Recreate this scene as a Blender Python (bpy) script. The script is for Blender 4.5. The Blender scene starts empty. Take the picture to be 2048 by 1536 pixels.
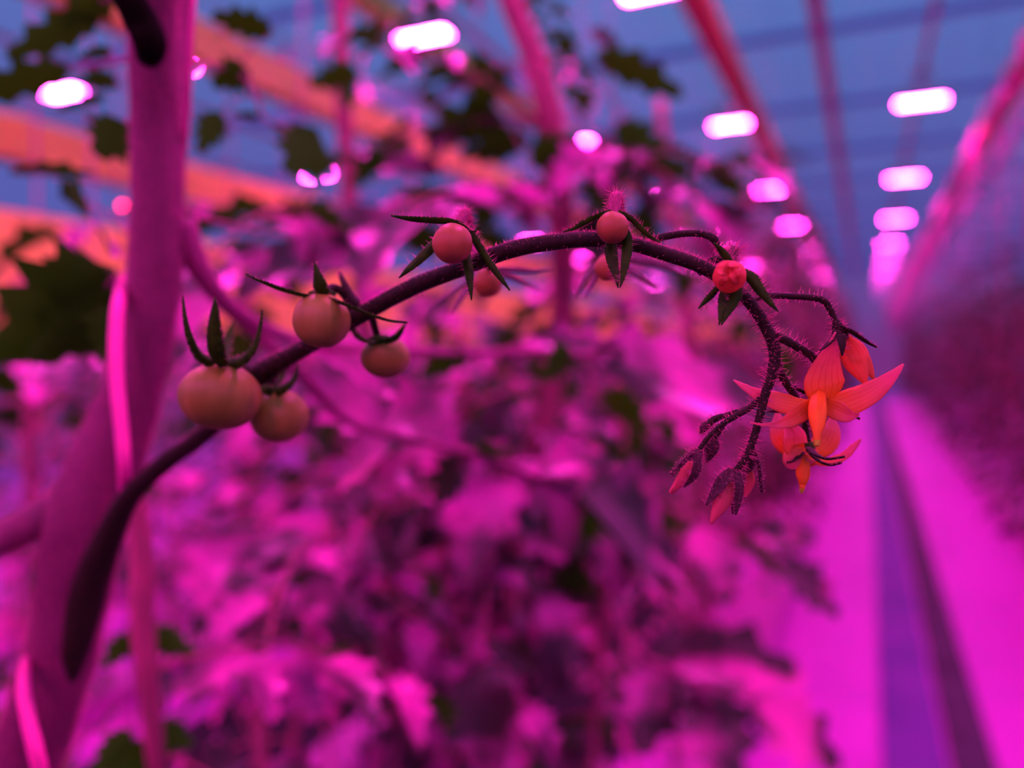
import bpy, math, random
import numpy as np
from mathutils import Vector, Matrix, noise

sc = bpy.context.scene
COL = sc.collection
PI = math.pi
V = Vector

# ------------------------------------------------------------------ camera, sky, exposure
FPX = 1536.0                                   # focal length in pixels of the 2048 wide frame
CAMZ = 1.9
YAW, PITCH = math.radians(24.8), math.radians(-2.53)
CAM = V((0, 0, CAMZ))
cd = bpy.data.cameras.new('camera')
cam = bpy.data.objects.new('camera', cd); COL.objects.link(cam)
cam.location = CAM
cam.rotation_euler = (PI / 2 + PITCH, 0, YAW)
cd.sensor_width = 36; cd.lens = 27.0
cd.clip_start = 0.01; cd.clip_end = 300
cd.dof.use_dof = True
cd.dof.focus_distance = 0.132
cd.dof.aperture_fstop = 6.6
cd.dof.aperture_blades = 0
sc.camera = cam
RM = cam.rotation_euler.to_matrix()
CX, CY, CZ = RM @ V((1, 0, 0)), RM @ V((0, 1, 0)), RM @ V((0, 0, -1))

def P(px, py, d):
    """point seen at pixel px,py at depth d metres in front of the camera"""
    return CAM + CZ * d + CX * ((px - 1024) / FPX * d) + CY * ((768 - py) / FPX * d)

sc.view_settings.view_transform = 'Standard'
sc.view_settings.look = 'None'
sc.view_settings.exposure = 0.0
sc.view_settings.gamma = 1.0
sc.view_settings.use_curve_mapping = False
sc.cycles.max_bounces = 5
sc.cycles.diffuse_bounces = 2
sc.cycles.glossy_bounces = 2
sc.cycles.transmission_bounces = 4
sc.cycles.transparent_max_bounces = 6
sc.cycles.sample_clamp_indirect = 6
sc.cycles.caustics_reflective = False
sc.cycles.caustics_refractive = False
sc.cycles.use_denoising = True

LAMP_STRENGTH = 380.0
LAMP_COL = (1.0, 0.028, 0.58)

w = bpy.data.worlds.new('dusk_sky'); sc.world = w
w.use_nodes = True
nt = w.node_tree; nt.nodes.clear()
tc = nt.nodes.new('ShaderNodeTexCoord')
sep = nt.nodes.new('ShaderNodeSeparateXYZ')
rmp = nt.nodes.new('ShaderNodeValToRGB')
bg = nt.nodes.new('ShaderNodeBackground')
wo = nt.nodes.new('ShaderNodeOutputWorld')
nt.links.new(tc.outputs['Generated'], sep.inputs[0])
nt.links.new(sep.outputs['Z'], rmp.inputs[0])
nt.links.new(rmp.outputs[0], bg.inputs[0])
nt.links.new(bg.outputs[0], wo.inputs[0])
e = rmp.color_ramp.elements
e[0].position = 0.0; e[0].color = (0.20, 0.028, 0.22, 1)  # lamps' magenta haze is put into the horizon colour
e[1].position = 0.6; e[1].color = (0.10, 0.23, 0.60, 1)
k = rmp.color_ramp.elements.new(0.12); k.color = (0.105, 0.10, 0.42, 1)
bg.inputs[1].default_value = 1.0

# ------------------------------------------------------------------ materials
def nodes(name):
    m = bpy.data.materials.new(name); m.use_nodes = True
    t = m.node_tree; t.nodes.clear()
    return m, t, t.nodes, t.links

def varied(t, ns, ln, c0, c1, scale, stretch=(1, 1, 1), detail=3, lo=.3, hi=.7):
    tcn = ns.new('ShaderNodeTexCoord'); mp = ns.new('ShaderNodeMapping')
    mp.inputs['Scale'].default_value = stretch
    nz = ns.new('ShaderNodeTexNoise'); nz.inputs['Scale'].default_value = scale; nz.inputs['Detail'].default_value = detail
    cr = ns.new('ShaderNodeValToRGB')
    cr.color_ramp.elements[0].position = lo; cr.color_ramp.elements[0].color = (*c0, 1)
    cr.color_ramp.elements[1].position = hi; cr.color_ramp.elements[1].color = (*c1, 1)
    ln.new(tcn.outputs['Object'], mp.inputs[0]); ln.new(mp.outputs[0], nz.inputs['Vector']); ln.new(nz.outputs[0], cr.inputs[0])
    return cr.outputs[0], nz.outputs[0]

def solid(name, c0, c1=None, scale=30, rough=.6, spec=.3, sheen=0, sheen_rough=.3, trans=0, tcol=None, sss=0, stretch=(1, 1, 1), metallic=0, bump=0, sheen_tint=(1,1,1)):
    m, t, ns, ln = nodes(name)
    o = ns.new('ShaderNodeOutputMaterial'); p = ns.new('ShaderNodeBsdfPrincipled')
    c, fac = varied(t, ns, ln, c0, c1 or c0, scale, stretch)
    ln.new(c, p.inputs['Base Color'])
    p.inputs['Roughness'].default_value = rough
    p.inputs['Specular IOR Level'].default_value = spec
    p.inputs['Metallic'].default_value = metallic
    p.inputs['Sheen Weight'].default_value = sheen
    p.inputs['Sheen Roughness'].default_value = sheen_rough
    p.inputs['Sheen Tint'].default_value = (*sheen_tint, 1)
    if sss:
        p.inputs['Subsurface Weight'].default_value = sss
        p.inputs['Subsurface Radius'].default_value = (1, .6, .3)
        p.inputs['Subsurface Scale'].default_value = .003
    if bump:
        b = ns.new('ShaderNodeBump'); b.inputs['Strength'].default_value = bump; b.inputs['Distance'].default_value = .0003
        ln.new(fac, b.inputs['Height']); ln.new(b.outputs[0], p.inputs['Normal'])
    if trans:
        tr = ns.new('ShaderNodeBsdfTranslucent'); tr.inputs[0].default_value = (*tcol, 1)
        mx = ns.new('ShaderNodeMixShader'); mx.inputs[0].default_value = trans
        ln.new(p.outputs[0], mx.inputs[1]); ln.new(tr.outputs[0], mx.inputs[2]); ln.new(mx.outputs[0], o.inputs[0])
    else:
        ln.new(p.outputs[0], o.inputs[0])
    return m

def leaf_material(name, up0, up1, under, tcol, trans=.14, scale=17, spec=.45):
    """thin leaf: upper face with magenta light and dark shade patches painted in, green underside, a little light passing through"""
    m, t, ns, ln = nodes(name)
    o = ns.new('ShaderNodeOutputMaterial')
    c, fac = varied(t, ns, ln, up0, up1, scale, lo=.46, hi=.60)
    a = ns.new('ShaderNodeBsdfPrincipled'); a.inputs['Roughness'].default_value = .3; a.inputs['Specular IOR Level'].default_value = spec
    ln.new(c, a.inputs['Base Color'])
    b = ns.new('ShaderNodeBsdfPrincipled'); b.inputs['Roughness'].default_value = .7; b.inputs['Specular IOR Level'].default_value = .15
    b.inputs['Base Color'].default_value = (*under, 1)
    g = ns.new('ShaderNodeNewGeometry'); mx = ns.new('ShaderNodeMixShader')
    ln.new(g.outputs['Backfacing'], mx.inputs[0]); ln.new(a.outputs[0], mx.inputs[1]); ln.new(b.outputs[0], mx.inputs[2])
    tr = ns.new('ShaderNodeBsdfTranslucent'); tr.inputs[0].default_value = (*tcol, 1)
    m2 = ns.new('ShaderNodeMixShader'); m2.inputs[0].default_value = trans
    ln.new(mx.outputs[0], m2.inputs[1]); ln.new(tr.outputs[0], m2.inputs[2]); ln.new(m2.outputs[0], o.inputs[0])
    return m

def emitter(name, col, strength):
    m, t, ns, ln = nodes(name)
    o = ns.new('ShaderNodeOutputMaterial'); em = ns.new('ShaderNodeEmission')
    em.inputs[0].default_value = (*col, 1); em.inputs[1].default_value = strength
    ln.new(em.outputs[0], o.inputs[0]); return m

def glass_sheet(name):
    m, t, ns, ln = nodes(name)
    o = ns.new('ShaderNodeOutputMaterial'); tr = ns.new('ShaderNodeBsdfTransparent'); tr.inputs[0].default_value = (.95, .97, .98, 1)
    gl = ns.new('ShaderNodeBsdfGlossy'); gl.inputs['Roughness'].default_value = .15
    fr = ns.new('ShaderNodeFresnel'); fr.inputs[0].default_value = 1.4
    ml = ns.new('ShaderNodeMath'); ml.operation = 'MULTIPLY'; ml.inputs[1].default_value = .5
    mx = ns.new('ShaderNodeMixShader')
    ln.new(fr.outputs[0], ml.inputs[0]); ln.new(ml.outputs[0], mx.inputs[0]); ln.new(tr.outputs[0], mx.inputs[1]); ln.new(gl.outputs[0], mx.inputs[2]); ln.new(mx.outputs[0], o.inputs[0])
    return m

M = {}
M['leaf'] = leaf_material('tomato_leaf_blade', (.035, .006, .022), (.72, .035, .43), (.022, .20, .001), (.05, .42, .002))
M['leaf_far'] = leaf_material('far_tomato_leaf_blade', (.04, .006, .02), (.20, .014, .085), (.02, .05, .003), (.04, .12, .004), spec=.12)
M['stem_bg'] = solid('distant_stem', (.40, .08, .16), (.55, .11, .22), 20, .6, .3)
M['main_stem'] = solid('main_stem_skin', (.155, .024, .078), (.245, .036, .125), 60, .6, .3, sheen=.9, sheen_rough=.3, stretch=(1, 1, .15), sheen_tint=(1, .2, .5))
M['shoot'] = solid('pale_leaf_stalk_skin', (.30, .04, .15), (.42, .06, .22), 60, .6, .3, sheen=.6, sheen_tint=(1, .3, .6))
M['dark_stem'] = solid('backlit_petiole_skin', (.004, .005, .002), (.01, .01, .004), 60, .8, .05)  # backlit petiole; its shade is put into a near-black colour
M['truss'] = solid('truss_skin', (.010, .013, .003), (.03, .025, .009), 900, .65, .2, sheen=.1, sheen_rough=.3, bump=.3, sheen_tint=(1, .3, .5))
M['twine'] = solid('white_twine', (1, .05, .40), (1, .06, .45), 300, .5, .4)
M['fruit'] = solid('unripe_fruit_skin', (.23, .25, .025), (.34, .34, .05), 260, .42, .3, sss=.05, stretch=(1, 1, .12))
M['fruit_young'] = solid('young_fruit_skin', (.30, .14, .03), (.40, .18, .05), 300, .42, .3, sss=.05, stretch=(1, 1, .12))
M['fruit_pink'] = solid('fading_flower_skin', (.8, .12, .10), (.7, .08, .06), 500, .5, .3, trans=.3, tcol=(1, .5, .1))
M['sepal'] = solid('sepal_skin', (.012, .07, .001), (.035, .16, .002), 700, .6, .15, trans=.15, tcol=(.04, .3, .002))
M['sepal_back'] = solid('hairy_sepal_skin', (.16, .09, .12), (.30, .16, .24), 700, .6, .2, sheen=.5, sheen_rough=.3, trans=.15, tcol=(.5, .4, .2))
M['knuckle'] = solid('fuzzy_knuckle_skin', (.25, .04, .10), (.40, .06, .18), 900, .7, .2, sheen=.5, sheen_tint=(1, .3, .6))
M['hair'] = solid('plant_hair', (1, .25, .45), (1, .3, .55), 50, .4, .5, trans=.5, tcol=(1, .25, .5))
def petal_material(name, base, tip, vein, tscale, trans=.5):
    """petal: orange at the base, coral at the tip, fine darker veins running lengthwise"""
    m, t, ns, ln = nodes(name)
    o = ns.new('ShaderNodeOutputMaterial'); at = ns.new('ShaderNodeAttribute'); at.attribute_name = 'blade_uv'
    sp = ns.new('ShaderNodeSeparateXYZ'); ln.new(at.outputs['Vector'], sp.inputs[0])
    cr = ns.new('ShaderNodeValToRGB'); cr.color_ramp.elements[0].position = .12; cr.color_ramp.elements[0].color = (*base, 1)
    cr.color_ramp.elements[1].position = .7; cr.color_ramp.elements[1].color = (*tip, 1); ln.new(sp.outputs['Y'], cr.inputs[0])
    mu = ns.new('ShaderNodeMath'); mu.operation = 'MULTIPLY'; mu.inputs[1].default_value = tscale; ln.new(sp.outputs['X'], mu.inputs[0])
    sn = ns.new('ShaderNodeMath'); sn.operation = 'COSINE'; ln.new(mu.outputs[0], sn.inputs[0])
    r2 = ns.new('ShaderNodeMapRange'); r2.inputs[1].default_value = .72; r2.inputs[2].default_value = 1; r2.inputs[4].default_value = .55; ln.new(sn.outputs[0], r2.inputs[0])
    fy = ns.new('ShaderNodeMapRange'); fy.inputs[1].default_value = 1; fy.inputs[2].default_value = .35; ln.new(sp.outputs['Y'], fy.inputs[0])
    vm = ns.new('ShaderNodeMath'); vm.operation = 'MULTIPLY'; ln.new(r2.outputs[0], vm.inputs[0]); ln.new(fy.outputs[0], vm.inputs[1])
    mx = ns.new('ShaderNodeMix'); mx.data_type = 'RGBA'; ln.new(vm.outputs[0], mx.inputs[0]); ln.new(cr.outputs[0], mx.inputs[6]); mx.inputs[7].default_value = (*vein, 1)
    p = ns.new('ShaderNodeBsdfPrincipled'); p.inputs['Roughness'].default_value = .45; p.inputs['Specular IOR Level'].default_value = .25
    tr = ns.new('ShaderNodeBsdfTranslucent'); m2 = ns.new('ShaderNodeMixShader'); m2.inputs[0].default_value = trans
    ln.new(mx.outputs[2], p.inputs['Base Color']); ln.new(mx.outputs[2], tr.inputs[0])
    ln.new(p.outputs[0], m2.inputs[1]); ln.new(tr.outputs[0], m2.inputs[2]); ln.new(m2.outputs[0], o.inputs[0])
    return m
M['petal'] = petal_material('yellow_petal', (1, .48, .06), (1, .36, .42), (.85, .2, .06), 19, .62)
M['petal_deep'] = petal_material('closed_yellow_petal', (.9, .16, .04), (.9, .30, .12), (.8, .10, .03), 15)
M['petal_pale'] = petal_material('pale_petal', (.75, .22, .16), (.8, .18, .22), (.5, .10, .09), 13)
M['anther'] = solid('anther_cone_skin', (.85, .22, .015), (1, .38, .02), 300, .5, .3, trans=.3, tcol=(1, .45, .01))
M['anther_tip'] = solid('anther_tip_skin', (.6, .75, .03), (.7, .8, .04), 300, .5, .3, trans=.3, tcol=(.8, .7, .02))
M['ripe'] = solid('ripe_tomato_skin', (.8, .05, .03), (.9, .08, .04), 10, .25, .5)
M['rail_orange'] = solid('orange_coated_rail', (.85, .85, .13), (.95, .98, .16), 3, .45, .4)
M['rail_pink'] = solid('salmon_coated_rail', (.85, .34, .17), (.95, .42, .2), 3, .45, .4)
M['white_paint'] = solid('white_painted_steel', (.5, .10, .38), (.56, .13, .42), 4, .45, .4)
M['gutter'] = solid('shaded_gutter_steel', (.07, .02, .20), (.14, .03, .26), 1.5, .6, .3)  # gutter's lower light is put into the dull blue colour
M['dark_strip'] = solid('dark_matte', (.03, .02, .035), (.06, .04, .07), 3, .7, .2)
M['bar'] = solid('roof_bar_paint', (.25, .45, .8), (.3, .5, .85), 3, .6, .3)
M['housing'] = solid('lamp_housing_aluminium', (.6, .6, .62), (.7, .7, .72), 10, .35, .5, metallic=.3)
M['led'] = emitter('led_light', LAMP_COL, LAMP_STRENGTH)
M['glass'] = glass_sheet('roof_glass')
M['ground'] = solid('magenta_cast_ground_film', (.44, .02, .41), (.56, .03, .53), 1.2, .5, .35, stretch=(1, .25, 1))  # white film with the lamps' magenta cast put into its colour
M['bounce_apron'] = solid('dark_bounce_apron', (.03, .025, .03), (.06, .05, .06), 3, .8, .2)
M['floor_shade'] = solid('black_shade_sheet', (.012, .01, .012), (.03, .02, .03), 6, .8, .15)
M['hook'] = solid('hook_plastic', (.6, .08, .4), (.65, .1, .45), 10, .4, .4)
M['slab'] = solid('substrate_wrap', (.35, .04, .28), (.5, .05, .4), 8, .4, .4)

# ------------------------------------------------------------------ object helpers
class MB:
    """collects vertices and faces in world space, links them as one mesh object"""
    def __init__(s): s.v = []; s.f = []; s.m = []; s.uv = {}
    def add(s, vs, fs, mi=0):
        b = len(s.v); s.v += [tuple(x) for x in vs]; s.f += [tuple(i + b for i in f) for f in fs]; s.m += [mi] * len(fs)
    def build(s, name, mats, root=None, parent=None, smooth=True, origin=None):
        if not isinstance(mats, (list, tuple)): mats = [mats]
        o0 = V(origin) if origin is not None else (V(root.location) if root is not None else V((0, 0, 0)))
        me = bpy.data.meshes.new(name)
        me.from_pydata([(x[0] - o0.x, x[1] - o0.y, x[2] - o0.z) for x in s.v], [], s.f)
        for m in mats: me.materials.append(m)
        me.polygons.foreach_set('material_index', s.m)
        me.polygons.foreach_set('use_smooth', [smooth] * len(s.f))
        if s.uv:
            at = me.attributes.new('blade_uv', 'FLOAT_VECTOR', 'POINT')
            for i_, u_ in s.uv.items(): at.data[i_].vector = u_
        me.update()
        ob = bpy.data.objects.new(name, me); COL.objects.link(ob)
        p = parent if parent is not None else root
        if p is not None: ob.parent = p
        elif origin is not None: ob.location = o0
        return ob

def tag(o, label=None, cat=None, group=None, kind=None):
    if label: o['label'] = label
    if cat: o['category'] = cat
    if group: o['group'] = group
    if kind: o['kind'] = kind
    return o

def empty(name, loc, label=None, cat=None, group=None):
    o = bpy.data.objects.new(name, None); COL.objects.link(o); o.location = loc
    o.empty_display_size = .05
    return tag(o, label, cat, group)

def copy_tree(o, parent=None):
    c = o.copy(); COL.objects.link(c); c.parent = parent
    for ch in list(o.children): copy_tree(ch, c)
    return c

def crom(pts, n):
    """Catmull-Rom through pts (any dimension), n steps per span"""
    p = np.array(pts, float); out = []
    q = np.vstack([2 * p[0] - p[1], p, 2 * p[-1] - p[-2]])
    for i in range(1, len(q) - 2):
        for j in range(n):
            t = j / n
            out.append(.5 * ((2 * q[i]) + (-q[i-1] + q[i+1]) * t + (2*q[i-1] - 5*q[i] + 4*q[i+1] - q[i+2]) * t*t + (-q[i-1] + 3*q[i] - 3*q[i+1] + q[i+2]) * t**3))
    out.append(p[-1]); return np.array(out)

def tube(mb, path, radii, n=10, cap=True, mi=0, bumps=0, seed=0):
    path = [V(p) for p in path]; N = len(path); vs = []; fs = []
    T = [(path[min(i+1, N-1)] - path[max(i-1, 0)]).normalized() for i in range(N)]
    a = V((0, 0, 1)) if abs(T[0].z) < .9 else V((1, 0, 0))
    u = T[0].cross(a).normalized()
    frames = []
    for i in range(N):
        u = (u - T[i] * u.dot(T[i])).normalized(); v = T[i].cross(u)
        frames.append((u.copy(), v.copy()))
        for k in range(n):
            an = 2*PI*k/n; r = radii[i]
            if bumps: r *= 1 + bumps * noise.noise(V((math.cos(an)*2, math.sin(an)*2, i*.35 + seed)))
            vs.append(path[i] + (u*math.cos(an) + v*math.sin(an)) * r)
    for i in range(N-1):
        for k in range(n):
            fs.append((i*n+k, i*n+(k+1) % n, (i+1)*n+(k+1) % n, (i+1)*n+k))
    if cap:
        vs.append(path[0]); vs.append(path[-1]); c0, c1 = len(vs)-2, len(vs)-1
        for k in range(n):
            fs.append((c0, (k+1) % n, k)); fs.append((c1, (N-1)*n+k, (N-1)*n+(k+1) % n))
    mb.add(vs, fs, mi); return frames

def box(mb, a, b, mi=0):
    x0, y0, z0 = a; x1, y1, z1 = b
    vs = [(x0,y0,z0),(x1,y0,z0),(x1,y1,z0),(x0,y1,z0),(x0,y0,z1),(x1,y0,z1),(x1,y1,z1),(x0,y1,z1)]
    mb.add(vs, [(3,2,1,0),(4,5,6,7),(0,1,5,4),(1,2,6,5),(2,3,7,6),(3,0,4,7)], mi)

def pxpath(pts, n=6):
    """pts: (px,py,depth,radius in pixels) -> world path and radii"""
    q = crom(pts, n)
    return [P(a[0], a[1], a[2]) for a in q], [max(a[3], .3) * a[2] / FPX for a in q]

def hairs(mb, path, radii, count, lpx, seed=0, d=.135, w=1.0, t0=0, t1=1, bias=None, curl=.25):
    """short tapering hairs standing off a stalk; lpx = mean length in pixels at depth d"""
    rnd = random.Random(seed); N = len(path)
    for _ in range(count):
        t = (t0 + (t1 - t0) * rnd.random()) * (N - 1); i = min(int(t), N - 2); f = t - i
        c = path[i].lerp(path[i+1], f); r = radii[i] * (1-f) + radii[i+1] * f
        T = (path[i+1] - path[i]).normalized()
        a = V((rnd.gauss(0, 1), rnd.gauss(0, 1), rnd.gauss(0, 1)))
        if bias: a += bias
        nrm = (a - T * a.dot(T)).normalized()
        L = lpx * d / FPX * rnd.uniform(.45, 1.35)
        base = c + nrm * r * .92; dr = (nrm + T * rnd.uniform(-curl, curl) + V((0, 0, rnd.uniform(-.1, .2)))).normalized()
        mid = base + dr * L * .55; tip = base + (dr + T * rnd.uniform(-curl, curl) * .8).normalized() * L
        s = T; q = dr.cross(s).normalized(); h = w * .55 * d / FPX
        vs = []
        for cc, hh in ((base, h), (mid, h * .7)):
            for k in range(3):
                an = 2*PI*k/3; vs.append(cc + (s*math.cos(an) + q*math.sin(an)) * hh)
        vs.append(tip)
        mb.add(vs, [(0,1,4,3),(1,2,5,4),(2,0,3,5),(3,4,6),(4,5,6),(5,3,6)])

def blade(mb, path, halfw, nrm, cup=.25, thick=.00012, across=7, mi=0, twist=0, ruffle=0, seed=0):
    """a sepal or petal: lanceolate sheet with real thickness along path; nrm = face direction"""
    N = len(path); top = []; bot = []; uvs = []
    for i in range(N):
        T = (path[min(i+1, N-1)] - path[max(i-1, 0)]).normalized()
        n = (nrm - T * nrm.dot(T)).normalized()
        if twist: n = Matrix.Rotation(twist * i / (N-1), 3, T) @ n
        s = T.cross(n)
        for k in range(across):
            x = -1 + 2*k/(across-1)
            rf = ruffle * noise.noise(V((x*1.5, i*.4, seed))) * halfw[i]
            uvs.append((x, i/(N-1), 0))
            c = path[i] + s * (x * halfw[i]) + n * (cup * halfw[i] * (x*x - .35) + rf - .10 * halfw[i] * math.exp(-(x/.16)**2))
            th = thick * (1 - .75 * abs(x)**2)
            top.append(c + n*th); bot.append(c - n*th)
    fs = []; off = len(top)
    for i in range(N-1):
        for k in range(across-1):
            a = i*across+k; fs.append((a, a+1, a+across+1, a+across)); fs.append((off+a, off+a+across, off+a+across+1, off+a+1))
    for i in range(N-1):
        a = i*across; fs.append((a, a+across, off+a+across, off+a))
        a = i*across+across-1; fs.append((a, off+a, off+a+across, a+across))
    for k in range(across-1):
        fs.append((k, off+k, off+k+1, k+1)); a = (N-1)*across+k; fs.append((a, a+1, off+a+1, off+a))
    b0 = len(mb.v)
    for i_, u_ in enumerate(uvs + uvs): mb.uv[b0+i_] = u_
    mb.add(top + bot, fs, mi)

def pxblade(mb, pts, nrm, n=5, **kw):
    """pts: (px,py,depth,half width px)"""
    q = crom(pts, n)
    path = [P(a[0], a[1], a[2]) for a in q]; hw = [max(a[3], .25) * a[2] / FPX for a in q]
    blade(mb, path, hw, nrm, **kw); return path, hw

def edge_hairs(mb, path, hw, nrm, count, lpx, seed, d, w=.9):
    """hairs along the two margins and back of a sepal"""
    rnd = random.Random(seed); N = len(path)
    for _ in range(count):
        t = rnd.random()*(N-1); i = min(int(t), N-2); f = t-i
        c = path[i].lerp(path[i+1], f); T = (path[i+1]-path[i]).normalized(); n = (nrm - T*nrm.dot(T)).normalized(); s = T.cross(n)
        side = rnd.choice((-1, 1)); x = side * rnd.uniform(.8, 1); h = hw[i]*(1-f)+hw[i+1]*f
        base = c + s*x*h; dr = (s*side + T*rnd.uniform(-.2, .5) + n*rnd.uniform(-.5, .5) + V((0, 0, .15))).normalized()
        L = lpx*d/FPX*rnd.uniform(.4, 1.3); hh = w*.5*d/FPX
        q = dr.cross(T).normalized()
        vs = [base + (T*math.cos(a)+q*math.sin(a))*hh for a in (0, 2*PI/3, 4*PI/3)] + [base + dr*L]
        mb.add(vs, [(0,1,3),(1,2,3),(2,0,3)])

def lathe_axis(mb, c, axis, prof, n=20, mi=0, lobes=0, lobe_amp=0):
    """prof: list of (t along axis, radius)"""
    ax = axis.normalized(); u = ax.cross(V((0.3, .5, .8))).normalized(); v = ax.cross(u); vs = []; fs = []; N = len(prof)
    for (t, r) in prof:
        for k in range(n):
            an = 2*PI*k/n; rr = r*(1 + lobe_amp*math.cos(lobes*an))
            vs.append(c + ax*t + (u*math.cos(an) + v*math.sin(an))*rr)
    for i in range(N-1):
        for k in range(n): fs.append((i*n+k, i*n+(k+1) % n, (i+1)*n+(k+1) % n, (i+1)*n+k))
    fs.append(tuple(range(n-1, -1, -1))); fs.append(tuple((N-1)*n+k for k in range(n)))
    mb.add(vs, fs, mi)

def fruit_mesh(mb, c, r, ax, squash=.92, n=32, mi=0, lob=.012):
    """round cherry tomato with a shallow dimple where the calyx sits; ax points at the calyx"""
    prof = []
    for i in range(25):
        th = PI*(i+.25)/24.5
        z = -math.cos(th)*squash; rr = math.sin(th)**.97
        if z > .6: z -= .22*max(0, 1 - rr/.42)**1.4
        prof.append((z*r, max(rr*r, r*.004)))
    lathe_axis(mb, c, ax, prof, n, mi, 5, lob)

def UP(d=0): return V((0, 0, 1))

# ------------------------------------------------------------------ leaves for the crop
def leaflet(mb, base, dirv, up, L, rnd, mi=0, seg=8, droop=.5, fold=.35, wide=.36, lobes=True):
    dirv = dirv.normalized(); side = dirv.cross(up).normalized(); n = side.cross(dirv).normalized()
    vs = []; ph = rnd.random()*6
    for i in range(seg+1):
        t = i/seg
        wd = wide*L*(math.sin(PI*min(1, t**.72))**.85)*(1-.15*t)
        if lobes: wd *= 1 + .26*(1 if i % 2 else -1)*(t < .95)
        if i == seg: wd = 0.0005
        if i == 0: wd = .02*L
        c = base + dirv*(t*L) - n*(droop*L*t*t*.6)
        jag = (.06*L if (i % 2 and lobes) else 0)
        wv = .03*L*math.sin(t*9+ph)
        vs += [c - side*wd + n*(wd*fold + wv) + dirv*jag, c - side*wd*.5 + n*(wd*fold*.35), c, c + side*wd*.5 + n*(wd*fold*.35), c + side*wd + n*(wd*fold - wv) + dirv*jag]
    fs = []
    for i in range(seg):
        for k in range(4):
            a = i*5+k; fs.append((a+5, a+6, a+1, a))       # face normal towards up
    # make sure the first face looks along n
    a, b, c_, d_ = [vs[j] for j in fs[seg*2]]
    if (b-a).cross(c_-b).dot(n) < 0: fs = [f[::-1] for f in fs]
    mb.add(vs, fs, mi)

def compound_leaf(mb, base, dirv, L, rnd, mi=(0, 1), arch=.5, pairs=3, seg=8, up=V((0, 0, 1)), lsize=.34, stalk=None):
    """tomato leaf: arching rachis with paired lobed leaflets and an end leaflet"""
    dirv = dirv.normalized(); side = dirv.cross(up)
    if side.length < .1: side = dirv.cross(V((1, 0, 0)))
    side.normalize(); n0 = side.cross(dirv).normalized()
    pts = []
    for i in range(9):
        t = i/8; pts.append(base + dirv*(L*t) + n0*(arch*L*(.35*t - .85*t*t)) + side*(.06*L*math.sin(t*3+rnd.random()*.1)))
    r0 = stalk or L*.010
    tube(mb, pts, [r0*(1-.75*i/8) for i in range(9)], 5, False, mi[1])
    for k in range(pairs):
        t = .30 + .62*k/max(1, pairs-1) if pairs > 1 else .5
        i = min(7, int(t*8)); c = pts[i].lerp(pts[i+1], t*8-i); T = (pts[i+1]-pts[i]).normalized(); n = side.cross(T).normalized()
        for sd in (-1, 1):
            if rnd.random() < .06: continue
            ang = math.radians(rnd.uniform(52, 78)); dv = T*math.cos(ang) + side*sd*math.sin(ang) + n*rnd.uniform(-.35, .12)
            l = L*lsize*rnd.uniform(.75, 1.15)*(1 - .18*abs(k-1))
            nn = (n + side*sd*rnd.uniform(-.3, .5) + T*rnd.uniform(-.3, .3)).normalized()
            tube(mb, [c, c+dv.normalized()*l*.16], [r0*.4, r0*.3], 4, False, mi[1])
            leaflet(mb, c+dv.normalized()*l*.14, dv, nn, l, rnd, mi[0], seg, rnd.uniform(.25, .8), rnd.uniform(.15, .45))
        if k and rnd.random() < .7 and seg > 5:
            sd = rnd.choice((-1, 1)); t2 = t-.1; i = int(t2*8); c = pts[i]; dv = side*sd + T*.3
            leaflet(mb, c, dv, n, L*.10, rnd, mi[0], 4, .4, .2)
    T = (pts[-1]-pts[-2]).normalized()
    leaflet(mb, pts[-1], T, side.cross(T), L*lsize*1.15, rnd, mi[0], seg, .5, .3, .46)
    return pts

# ------------------------------------------------------------------ the glasshouse
X0, X1, Y0, Y1, ZR = -13.0, 9.0, -6.0, 46.0, 6.0
def plane(name, pts, m, kind='structure'):
    mb = MB(); mb.add(pts, [(0, 1, 2, 3)]); o = mb.build(name, m, smooth=False); tag(o, kind=kind); return o
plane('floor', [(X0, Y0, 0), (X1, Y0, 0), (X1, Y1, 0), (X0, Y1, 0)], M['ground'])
mb = MB(); box(mb, (X0+.05, Y0+.05, .0005), (X1-.05, 2.2, .012)); tag(mb.build('trim_101', M['bounce_apron'], smooth=False), kind='structure')  # unseen dark apron added to cut floor bounce on the fruit
mb = MB(); box(mb, (-3.1, 2.2, .0005), (-1.0, Y1-.1, .008)); tag(mb.build('trim_102', M['floor_shade'], smooth=False), kind='structure')  # dark sheet put in for the shade under the left rows
plane('ceiling', [(X0, Y0, ZR), (X0, Y1, ZR), (X1, Y1, ZR), (X1, Y0, ZR)], M['glass'])
plane('wall_left', [(X0, Y0, 0), (X0, Y1, 0), (X0, Y1, ZR), (X0, Y0, ZR)], M['glass'])
plane('wall_right', [(X1, Y0, 0), (X1, Y0, ZR), (X1, Y1, ZR), (X1, Y1, 0)], M['glass'])
plane('wall_far', [(X0, Y1, 0), (X1, Y1, 0), (X1, Y1, ZR), (X0, Y1, ZR)], M['glass'])
n = 0
y = 1.0
while y < Y1:
    mb = MB(); box(mb, (X0, y, ZR - .12), (X1, y + .05, ZR - .01)); n += 1
    tag(mb.build('trim_%d' % n, M['bar'], smooth=False), kind='structure'); y += 3.2
# low blue and dark strips along the aisle floor
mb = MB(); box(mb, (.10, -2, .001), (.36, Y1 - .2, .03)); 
tag(mb.build('floor_gutter', M['gutter'], smooth=False, origin=(.23, 20, 0)), 'metal strip coloured with its own shade, running along the aisle floor, left of the dark strip', 'floor strip')
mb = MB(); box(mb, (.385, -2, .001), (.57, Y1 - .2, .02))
tag(mb.build('dark_aisle_strip', M['dark_strip'], smooth=False, origin=(.45, 20, 0)), 'dark strip running down the pink aisle floor to the vanishing point', 'floor strip')

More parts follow.
